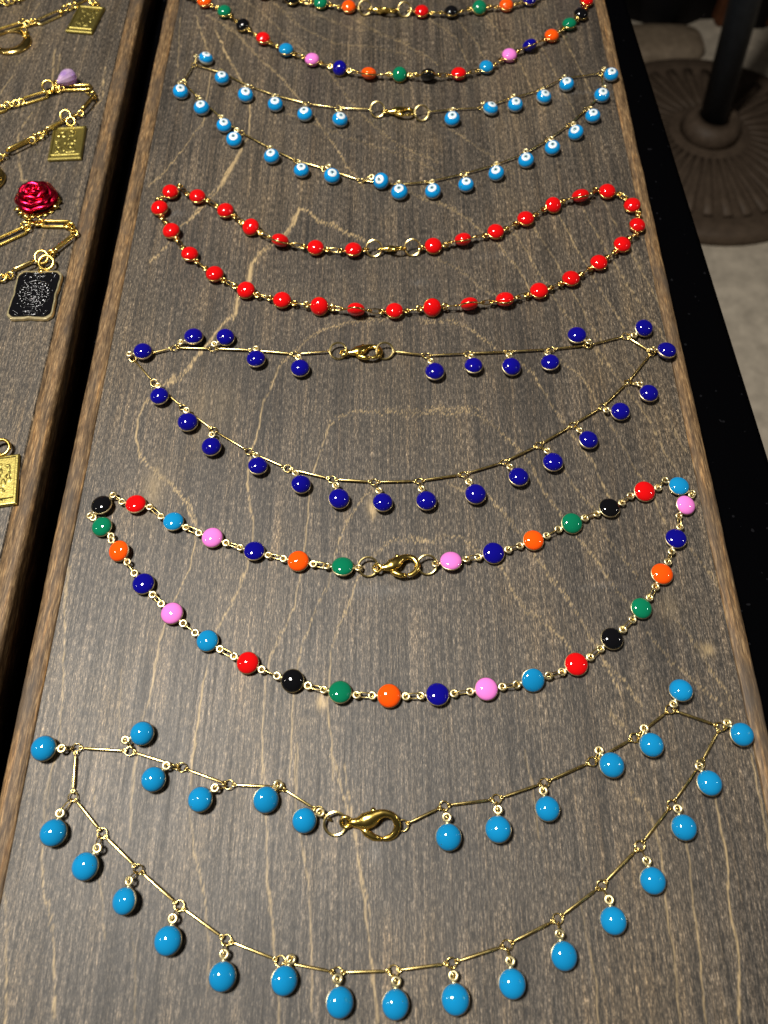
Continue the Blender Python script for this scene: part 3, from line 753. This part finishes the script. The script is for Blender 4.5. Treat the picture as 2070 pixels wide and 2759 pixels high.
def plate(root, px, w, h, rot, seed, name='card_charm', mat=None, letter=None, z0=.0004):
    """rectangular gold card charm with a raised frame and an embossed panel"""
    th = .0013; nx, ny = 44, 66; v = []; f = []
    rnd = random.Random(seed); blobs = [(rnd.uniform(-.30, .30), rnd.uniform(-.28, .40), rnd.uniform(.02, .06), rnd.uniform(.02, .09)) for _ in range(46)]
    for j in range(ny+1):
        for i in range(nx+1):
            u = i/nx-.5; t = j/ny-.5; x = u*w; y = t*h
            e = min(w/2-abs(x), h/2-abs(y))
            zz = th
            if e < .0004: zz = th-.0004+e
            elif e > .0011:
                zz = th-.00035
                if e > .0017 and t > -.36:
                    for bx, by, ra, rb in blobs:
                        q = ((u-bx)/ra)**2+((t-by)/rb)**2
                        if q < 1: zz = max(zz, th-.00035+.00024*(1-q*q))
                if -.375 < t < -.355: zz = th-.00005
            v.append((x, y, zz))
    for j in range(ny):
        for i in range(nx):
            a = j*(nx+1)+i; f.append((a, a+1, a+nx+2, a+nx+1))
    n = len(v); bd = [i for i in range(nx+1)] + [(j+1)*(nx+1)-1 for j in range(1, ny+1)] + [ny*(nx+1)+i for i in range(nx-1, -1, -1)] + [j*(nx+1) for j in range(ny-1, 0, -1)]
    v += [(v[i][0], v[i][1], 0) for i in bd]; m = len(bd)
    for k in range(m): f.append((bd[(k+1) % m], bd[k], n+k, n+(k+1) % m))
    f.append(tuple(n+k for k in range(m))[::-1])
    me = MB().add(v, f).mesh(name, False); me.materials.append(mat or CHARM)
    c = U(px, z0); M = Matrix.Translation(c) @ Matrix.Rotation(R(rot), 4, 'Z')
    o = obj(name, me, None, root, M)
    lp = MB().ring((0, h/2+.0006, th*.5), .0009, .0004, 14, 7).mesh('hanging_loop'); lp.materials.append(GOLD2)
    obj('hanging_loop', lp, None, o)
    if letter:
        cu = bpy.data.curves.new('lettering', 'FONT'); cu.body = letter; cu.size = .0013; cu.extrude = .00012; cu.align_x = 'CENTER'; cu.align_y = 'CENTER'; cu.space_character = 1.05
        tmp = bpy.data.objects.new('tmp', cu); COL.objects.link(tmp); bpy.context.view_layer.update()
        me2 = bpy.data.meshes.new_from_object(tmp.evaluated_get(bpy.context.evaluated_depsgraph_get()))
        bpy.data.objects.remove(tmp); me2.materials.clear(); me2.materials.append(ENAMEL['black'])
        l = obj('lettering', me2, None, o, Matrix.Translation((0, -h/2+.0021, th-.00028)))
        l['label'] = 'small engraved lettering reading THE HERMIT'
    return o

# (a) farthest
a_ = C(0, 0, 5.1875)
ra = empty('charm_necklace', U((120, 60)))
paperclip(ra, a_(-250,520), a_(330,335), 10, .0046); paperclip(ra, a_(510,330), a_(870,165), 20, .0044, mat=BRASS)
paperclip(ra, a_(1030,40), a_(1420,-150), 20, .0044); paperclip(ra, a_(-380,160), a_(-20,40), 15)
paperclip(ra, a_(230,-10), a_(520,-140), 15)
rings(ra, [a_(*p) for p in [(325,300),(380,330),(440,310),(490,300),(860,160),(905,120),(970,100),(1050,75),(20,25),(90,30),(160,10),(225,5)]], 3)
rings(ra, [a_(*p) for p in [(340,420),(350,480),(1290,15),(1350,60)]], 6)
add_link(ra, U(a_(330,335), .0011), U(a_(510,330), .0011), 40, True); 
plate(ra, (232, 56), .0138, .0220, -8, 5)
# crescent hoop
mb = MB(); n = 40; v = []; f = []
for k in range(n):
    t = 2*math.pi*k/n; ci = (math.cos(t), math.sin(t))
    i_ = (.0068*ci[0], .0068*ci[1]); o_ = (.0020+.0094*ci[0], -.0018+.0094*ci[1])
    v += [(i_[0], i_[1], .0003), (i_[0]*.97+o_[0]*.03, i_[1]*.97+o_[1]*.03, .0011), ((i_[0]+o_[0])/2, (i_[1]+o_[1])/2, .0015), (o_[0]*.97+i_[0]*.03, o_[1]*.97+i_[1]*.03, .0011), (o_[0], o_[1], .0003)]
for k in range(n):
    for j in range(5): f.append((k*5+j, k*5+(j+1) % 5, ((k+1) % n)*5+(j+1) % 5, ((k+1) % n)*5+j))
me = mb.add(v, f).mesh('crescent_charm'); me.materials.append(GOLD)
obj('crescent_charm', me, None, ra, Matrix.Translation(U((27, 112), .0002)))
tag(ra, 'gold link necklace with a card charm and an open crescent hoop', 'necklace', None)

# (b) amethyst
b_ = C(0, 180, 5.1875)
rb_ = empty('charm_necklace', U((150, 330)))
paperclip(rb_, b_(-260,680), b_(105,560), 8); paperclip(rb_, b_(305,490), b_(680,375), 15); paperclip(rb_, b_(865,295), b_(1295,285), 0)
paperclip(rb_, b_(1320,430), b_(1140,650), 48, mat=GOLD2); paperclip(rb_, b_(930,770), b_(630,930), 48, mat=BRASS); paperclip(rb_, b_(440,1045), b_(95,1215), 48); paperclip(rb_, b_(-30,1290), b_(-380,1440), 30)
rings(rb_, [b_(*p) for p in [(105,535),(165,525),(230,510),(300,490),(700,350),(750,330),(810,320),(860,300),(1240,340),(1290,380),(1310,425),(1130,650),(1070,670),(1010,690),(610,930),(560,965),(500,990),(450,1030),(60,1235),(0,1265)]], 12)
add_ring(rb_, b_(670,270), .0030, 25, 260, SPRING, .9, 'bail_ring'); add_ring(rb_, b_(915,680), .0030, 30, 250, SPRING, .8, 'bail_ring'); add_ring(rb_, b_(990,765), .0026, 35, 240, SPRING, .65, 'bail_ring')
plate(rb_, b_(950,1085), .0150, .0220, 4, 9)
pr = [(1e-6, .0058), (.0018, .0055), (.0031, .0046), (.0039, .0030), (.0041, .0012), (.0037, -.0010), (.0028, -.0030), (.0017, -.0048), (.0008, -.0062), (1e-6, -.0066)]
am = MB().lathe(pr, 12).mesh('amethyst_drop', False); am.materials.append(AMETHYST)
ax = (U(b_(1010,60), 0)-U(b_(780,220), 0)).normalized()
M = frame(U(b_(930,160), .0039), Vector((-ax.y, ax.x, 0)), ax + Vector((0, 0, -.12))) @ Matrix.Scale(.86, 4)
o = obj('amethyst_drop', am, None, rb_, M); o['label'] = 'clear purple glass drop'
rings(rb_, [b_(790,215), b_(800,270)], 31)
coin = MB().lathe([(1e-6, .0009), (.0070, .0009), (.0074, .0012), (.0082, .0012), (.0085, .0009), (.0085, .0003), (.0082, 0), (1e-6, 0)], 40).mesh('coin_charm'); coin.materials.append(GOLD)
obj('coin_charm', coin, None, rb_, Matrix.Translation(U((-36, 487), .0004)))
rings(rb_, [(-10, 430), (-14, 446)], 44)
tag(rb_, 'gold link necklace with a purple glass drop and a plain gold card charm', 'necklace', None)

# (c) rose and black card
d_ = C(0, 440, 5.533)
rc = empty('charm_necklace', U((110, 640)))
paperclip(rc, d_(-260,1280), d_(410,975), 12, .0044); paperclip(rc, d_(590,900), d_(1080,905), 0, .0044); paperclip(rc, d_(1125,1060), d_(790,1320), 25, .0034); paperclip(rc, d_(540,1480), d_(190,1640), 48, mat=BRASS); paperclip(rc, d_(-20,1740), d_(-420,1900), 30)
rings(rc, [d_(*p) for p in [(370,930),(410,960),(440,880),(500,900),(560,890),(610,880),(1010,930),(1060,940),(1090,1000),(1110,1040),(800,1310),(760,1350),(720,1350),(150,1670),(90,1680),(30,1710)]], 23)
add_ring(rc, d_(620,1400), .0034, 25, 260, SPRING, .9, 'bail_ring'); add_ring(rc, d_(690,1480), .0028, 20, 270, SPRING, 1.0, 'bail_ring')
# rose
rose = MB()
def petal(mb, r0, ang, span, height, lean, z0, seed):
    rnd = random.Random(seed); nu, nv = 9, 6; v = []; f = []
    for j in range(nv):
        t = j/(nv-1)
        for i in range(nu):
            s = i/(nu-1)-.5; a = ang+span*s
            curl = .35*t*t; r = r0+lean*t+ .0004*math.sin(s*9+seed) + curl*.0016
            z = z0+height*(math.sin(t*math.pi*.62))*(1-1.5*s*s) - (t**4)*.0010
            v.append((r*math.cos(a), r*math.sin(a), z))
    k = len(v)
    v2 = [(x*.93, y*.93, z-.0004) for x, y, z in v]
    for j in range(nv-1):
        for i in range(nu-1):
            q = j*nu+i; f.append((q, q+1, q+nu+1, q+nu)); f.append((k+q, k+q+nu, k+q+nu+1, k+q+1))
    for i in range(nu-1): q = (nv-1)*nu+i; f.append((q, q+1, k+q+1, k+q))
    mb.add(v+v2, f)
rose_c = U(d_(545,505), .0030)
petals = []
for ring_i, (cnt, r0, hgt, lean, z0, off) in enumerate([(2, .0005, .0026, .0008, .0036, 0), (3, .0014, .0030, .0016, .0030, .9), (3, .0026, .0036, .0028, .0016, .1), (4, .0042, .0038, .0036, .0000, .7), (5, .0056, .0030, .0036, -.0012, .2)]):
    for k in range(cnt):
        mbp = MB(); petal(mbp, r0, 2*math.pi*k/cnt+off, 2*math.pi/cnt*1.18, hgt, lean, z0, ring_i*10+k); petals.append(mbp.mesh('petal'))
ro = obj('rose_charm', MB().lathe([(1e-6, .0035), (.003, .003), (.006, .0008), (.0072, -.0006), (.0070, -.0014), (1e-6, -.0016)], 26).mesh('rose_charm'), ROSE, rc, Matrix.Translation(rose_c) @ Matrix.Scale(.93, 4))
ro['label'] = 'metallic crimson rose'
for pm in petals: pm.materials.append(ROSE); obj('petal', pm, None, ro)
v = MB()
for k in range(18):
    a = 2*math.pi*k/18; v.ring((.0079*math.cos(a), .0079*math.sin(a), 0), .0010, .00036, 10, 6)
v.ring((0, 0, -.0002), .0071, .0005, 36, 6)
fm = v.mesh('filigree'); fm.materials.append(GOLD2); obj('filigree', fm, None, rc, Matrix.Translation(rose_c + Vector((.0003, -.0008, -.0022))))
lf = MB()
for a, l in ((.0, .0105), (-.35, .0108), (3.7, .0108), (4.05, .011), (4.35, .0115)):
    lf.tube([(math.cos(a)*.0066, math.sin(a)*.0066, 0), (math.cos(a)*.0088, math.sin(a)*.0088, .0006), (math.cos(a)*l, math.sin(a)*l, .0002)], [.0004, .0014, .0003], 8, False, .4)
lm = lf.mesh('gold_leaves'); lm.materials.append(GOLD2); obj('gold_leaves', lm, None, rc, Matrix.Translation(rose_c + Vector((0, -.0006, -.0018))))
rings(rc, [d_(380,770), d_(420,820)], 51)
# black card with a wavy gold edge
def black_card(root, px, w, h, rot):
    out = []
    n = 20
    def side(p, q, amp):
        p, q = Vector(p), Vector(q); d = q-p; nn = Vector((d.y, -d.x)).normalized()
        for k in range(n):
            t = k/n; b = amp*(math.sin(t*math.pi*3)*.5+.25*math.sin(t*math.pi*7))
            out.append(tuple(p+d*t+nn*b))
    cr = .0016
    cs = [(-w/2, -h/2), (w/2, -h/2), (w/2, h/2), (-w/2, h/2)]
    for i in range(4):
        p, q = Vector(cs[i]), Vector(cs[(i+1) % 4]); d = (q-p).normalized()
        side(p+d*cr, q-d*cr, .0004)
        out.append(tuple(q-d*cr))
    m = len(out)
    def slab(sc, z0, z1):
        v = [(x*sc, y*sc*(1-(1-sc)*.0), z0) for x, y in out] + [(x*sc, y*sc, z1-.00015) for x, y in out] + [(x*sc*.985, y*sc*.985, z1) for x, y in out]
        f = []
        for L in range(2):
            for k in range(m): f.append((L*m+k, L*m+(k+1) % m, (L+1)*m+(k+1) % m, (L+1)*m+k))
        f.append(tuple(range(m))[::-1]); f.append(tuple(2*m+k for k in range(m)))
        return MB().add(v, f)
    c = U(px, .0004); M = Matrix.Translation(c) @ Matrix.Rotation(R(rot), 4, 'Z')
    o = obj('black_card_charm', slab(1.0, 0, .0014).mesh('black_card_charm', False), PALE, root, M)
    o['label'] = 'black enamel card charm with a wavy gold edge'
    obj('enamel_face', slab(.925, .0010, .00165).mesh('enamel_face', False), ENAMEL['black'], o)
    rel = MB(); zt = .00172; s = w/.0180
    rel.ring((0, 0, zt), .0070*s, .00016, 56, 6); rel.ring((0, 0, zt), .0022*s, .0002, 30, 6); rel.ring((0, 0, zt), .0043*s, .00013, 40, 6)
    for k in range(22):
        a = 2*math.pi*k/22; r0 = .0030*s; r1 = .0041*s
        rel.tube([(r0*math.cos(a), r0*math.sin(a), zt), ((r0+r1)/2*math.cos(a+.1), (r0+r1)/2*math.sin(a+.1), zt+.0001), (r1*math.cos(a), r1*math.sin(a), zt)], [.0002, .0005, .0002], 8, False, 1.0)
        a += .14; r0 = .0047*s; r1 = .0066*s
        rel.tube([(r0*math.cos(a), r0*math.sin(a), zt), ((r0+r1)/2*math.cos(a+.12), (r0+r1)/2*math.sin(a+.12), zt+.0001), (r1*math.cos(a), r1*math.sin(a), zt)], [.0002, .0006, .0002], 8, False, 1.0)
    rr_ = random.Random(77)
    for k in range(120):
        a = rr_.uniform(0, 6.283); r_ = rr_.uniform(.0010, .0078)*s; l_ = rr_.uniform(.0004, .0009); b_a = rr_.uniform(0, 3.14)
        x_, y_ = r_*math.cos(a)*.95, r_*1.32*math.sin(a)
        rel.tube([(x_-l_*math.cos(b_a), y_-l_*math.sin(b_a), zt-.0001), (x_, y_, zt+.00015), (x_+l_*math.cos(b_a), y_+l_*math.sin(b_a), zt-.0001)], [.0001, .0004, .0001], 7, False, .9)
    for sx in (-1, 1):
        for sy in (-1, 1):
            cx, cy = sx*.0058*s, sy*h*.395; a = math.radians(38)*sx*sy*-1
            q = [(1.5, .5), (-1.5, .5), (-1.5, -.5), (1.5, -.5)]
            rel.tube([(cx+.001*s*(x*math.cos(a)-y*math.sin(a)), cy+.001*s*(x*math.sin(a)+y*math.cos(a)), zt) for x, y in q], .00013, 6, True)
    rel.ring((0, -h*.40, zt), .0010, .0002, 16, 6, 1, .0030); rel.ring((0, h*.40, zt), .0010, .0002, 16, 6, 1, .0030)
    obj('relief', rel.mesh('relief'), NICKEL, o)
    lp = MB().ring((0, h/2+.0002, .0016), .0009, .0004, 14, 7).mesh('hanging_loop'); lp.materials.append(GOLD2); obj('hanging_loop', lp, None, o)
bc = C(0, 680, 7.545)
black_card(rc, bc(735, 900), .0178, .0250, 0)
tag(rc, 'gold link necklace with a crimson rose and a black card charm', 'necklace', None)

# (d) hermit card
rd = empty('charm_necklace', U((-5, 1298)))
plate(rd, (-6, 1300), .0148, .0205, 9, 14, letter='THE HERMIT')
add_ring(rd, (2, 1206), .0024, 22, 200, SPRING, 1.05, 'bail_ring')
paperclip(rd, (-130, 1215), (-12, 1198), 20); rings(rd, [(-22, 1200), (-30, 1206)], 61)
tag(rd, 'gold hermit card charm hanging from a large gold ring', 'necklace', None)

# ------------------------------------------------------------------ out of focus things on the floor
def UF(px, z=ZF): return U(px, z)
bc_ = UF((1890, 405)); rad = .25
base = empty('pedestal_base', bc_)
prof = [(1e-6, .046), (.05, .044), (.10, .034), (.17, .024), (.205, .020), (.215, .024), (.245, .024), (.252, .016), (.252, 0), (1e-6, 0)]
obj('base_plate', MB().lathe(prof, 64).mesh('base_plate'), CAST, base, Matrix.Translation(bc_))
ribm = MB().tube([(.075, 0, .040), (.12, 0, .034), (.17, 0, .030), (.205, 0, .026)], [.004, .006, .008, .009], 8, False, .36).mesh('rib'); ribm.materials.append(CAST)
for k in range(36):
    obj('rib', ribm, None, base, Matrix.Translation(bc_) @ Matrix.Rotation(2*math.pi*k/36, 4, 'Z'))
obj('collar', MB().lathe([(.030, .075), (.044, .072), (.052, .060), (.056, .042), (.030, .042)], 40, True).mesh('collar'), CAST, base, Matrix.Translation(bc_))
p0 = bc_ + Vector((0, 0, .045)); p1 = U((2008, 0), ZF+.62); p1 = Vector((p0.x + .0, p0.y, ZF+.70))
# the pole leans as in the photograph: its axis passes through this pixel
dd = FWD*FPX + Vector((1, 0, 0))*(2008-W/2) + UPV*(H/2-0); t = p0.y/dd.y; q = Vector((dd.x*t, dd.y*t, CAM_H+dd.z*t))
dirp = (q-p0).normalized(); L = .70/dirp.z
obj('pole', MB().tube([p0, p0+dirp*L*.5, p0+dirp*L], .025, 24).mesh('pole'), POLE, base, Matrix.Translation(bc_) @ Matrix.Translation(-bc_))
obj('tabletop', MB().lathe([(1e-6, .02), (.29, .02), (.30, .01), (.29, 0), (1e-6, 0)], 48).mesh('tabletop'), POLE, base, Matrix.Translation(p0+dirp*L))
tag(base, 'fluted cast iron pedestal of a round cafe table on the concrete floor', 'table base')
# rounded tan slab behind the base
sl = []
s0 = UF((1655, 178)); s1 = UF((1888, 135)); s2 = UF((1800, 92))
cxs = (s0.x+s1.x)/2; hw = (s1.x-s0.x)/2; cy = (s0.y+s2.y)/2; hh = (s2.y-s0.y)/2
ring_pts = []
for k in range(48):
    a = 2*math.pi*k/48; cxa, sya = math.cos(a), math.sin(a)
    ring_pts.append((math.copysign(abs(cxa)**.6, cxa)*hw, math.copysign(abs(sya)**.6, sya)*hh))
v = [(x*1.0, y, 0) for x, y in ring_pts] + [(x, y, .018) for x, y in ring_pts] + [(x*.93, y*.88, .026) for x, y in ring_pts] + [(x*.5, y*.5, .028) for x, y in ring_pts]
f = []
for L_ in range(3):
    for k in range(48): f.append((L_*48+k, L_*48+(k+1) % 48, (L_+1)*48+(k+1) % 48, (L_+1)*48+k))
f.append(tuple(144+k for k in range(48)))
tag(obj('stone_slab', MB().add(v, f).mesh('stone_slab'), TAN, None, Matrix.Translation((cxs, cy, ZF))), 'rounded tan stone slab lying on the floor behind the pedestal', 'slab')
# brown timber block right of the pole
bk = UF((2075, 300)); mb = MB().box(-.06, .20, 0, .22, 0, .10)
me = mb.mesh('timber_block', False); bm = bmesh.new(); bm.from_mesh(me); bmesh.ops.bevel(bm, geom=bm.edges[:], offset=.008, segments=2, affect='EDGES'); bm.to_mesh(me); bm.free()
tag(obj('timber_block', me, RUST, None, Matrix.Translation((bk.x, bk.y+.27, ZF))), 'reddish brown timber block standing beside the dark pole', 'block')
# dark drape sheet that closes the view
wy = UF((1800, 78)).y; v = []; f = []
for i in range(81):
    x = .1+2.6*i/80; y = wy+.02+.02*math.sin(i*1.1)
    v += [(x, y, ZF+.001), (x, y-.01, ZF+1.0)]
for i in range(80): f.append((2*i, 2*i+2, 2*i+3, 2*i+1))
me = MB().add(v, f).mesh('dark_backdrop'); o = obj('dark_backdrop', me, DARK); sm = o.modifiers.new('thickness', 'SOLIDIFY'); sm.thickness = .004
tag(o, 'plain dark drape hanging behind the pedestal and the slab', 'backdrop')
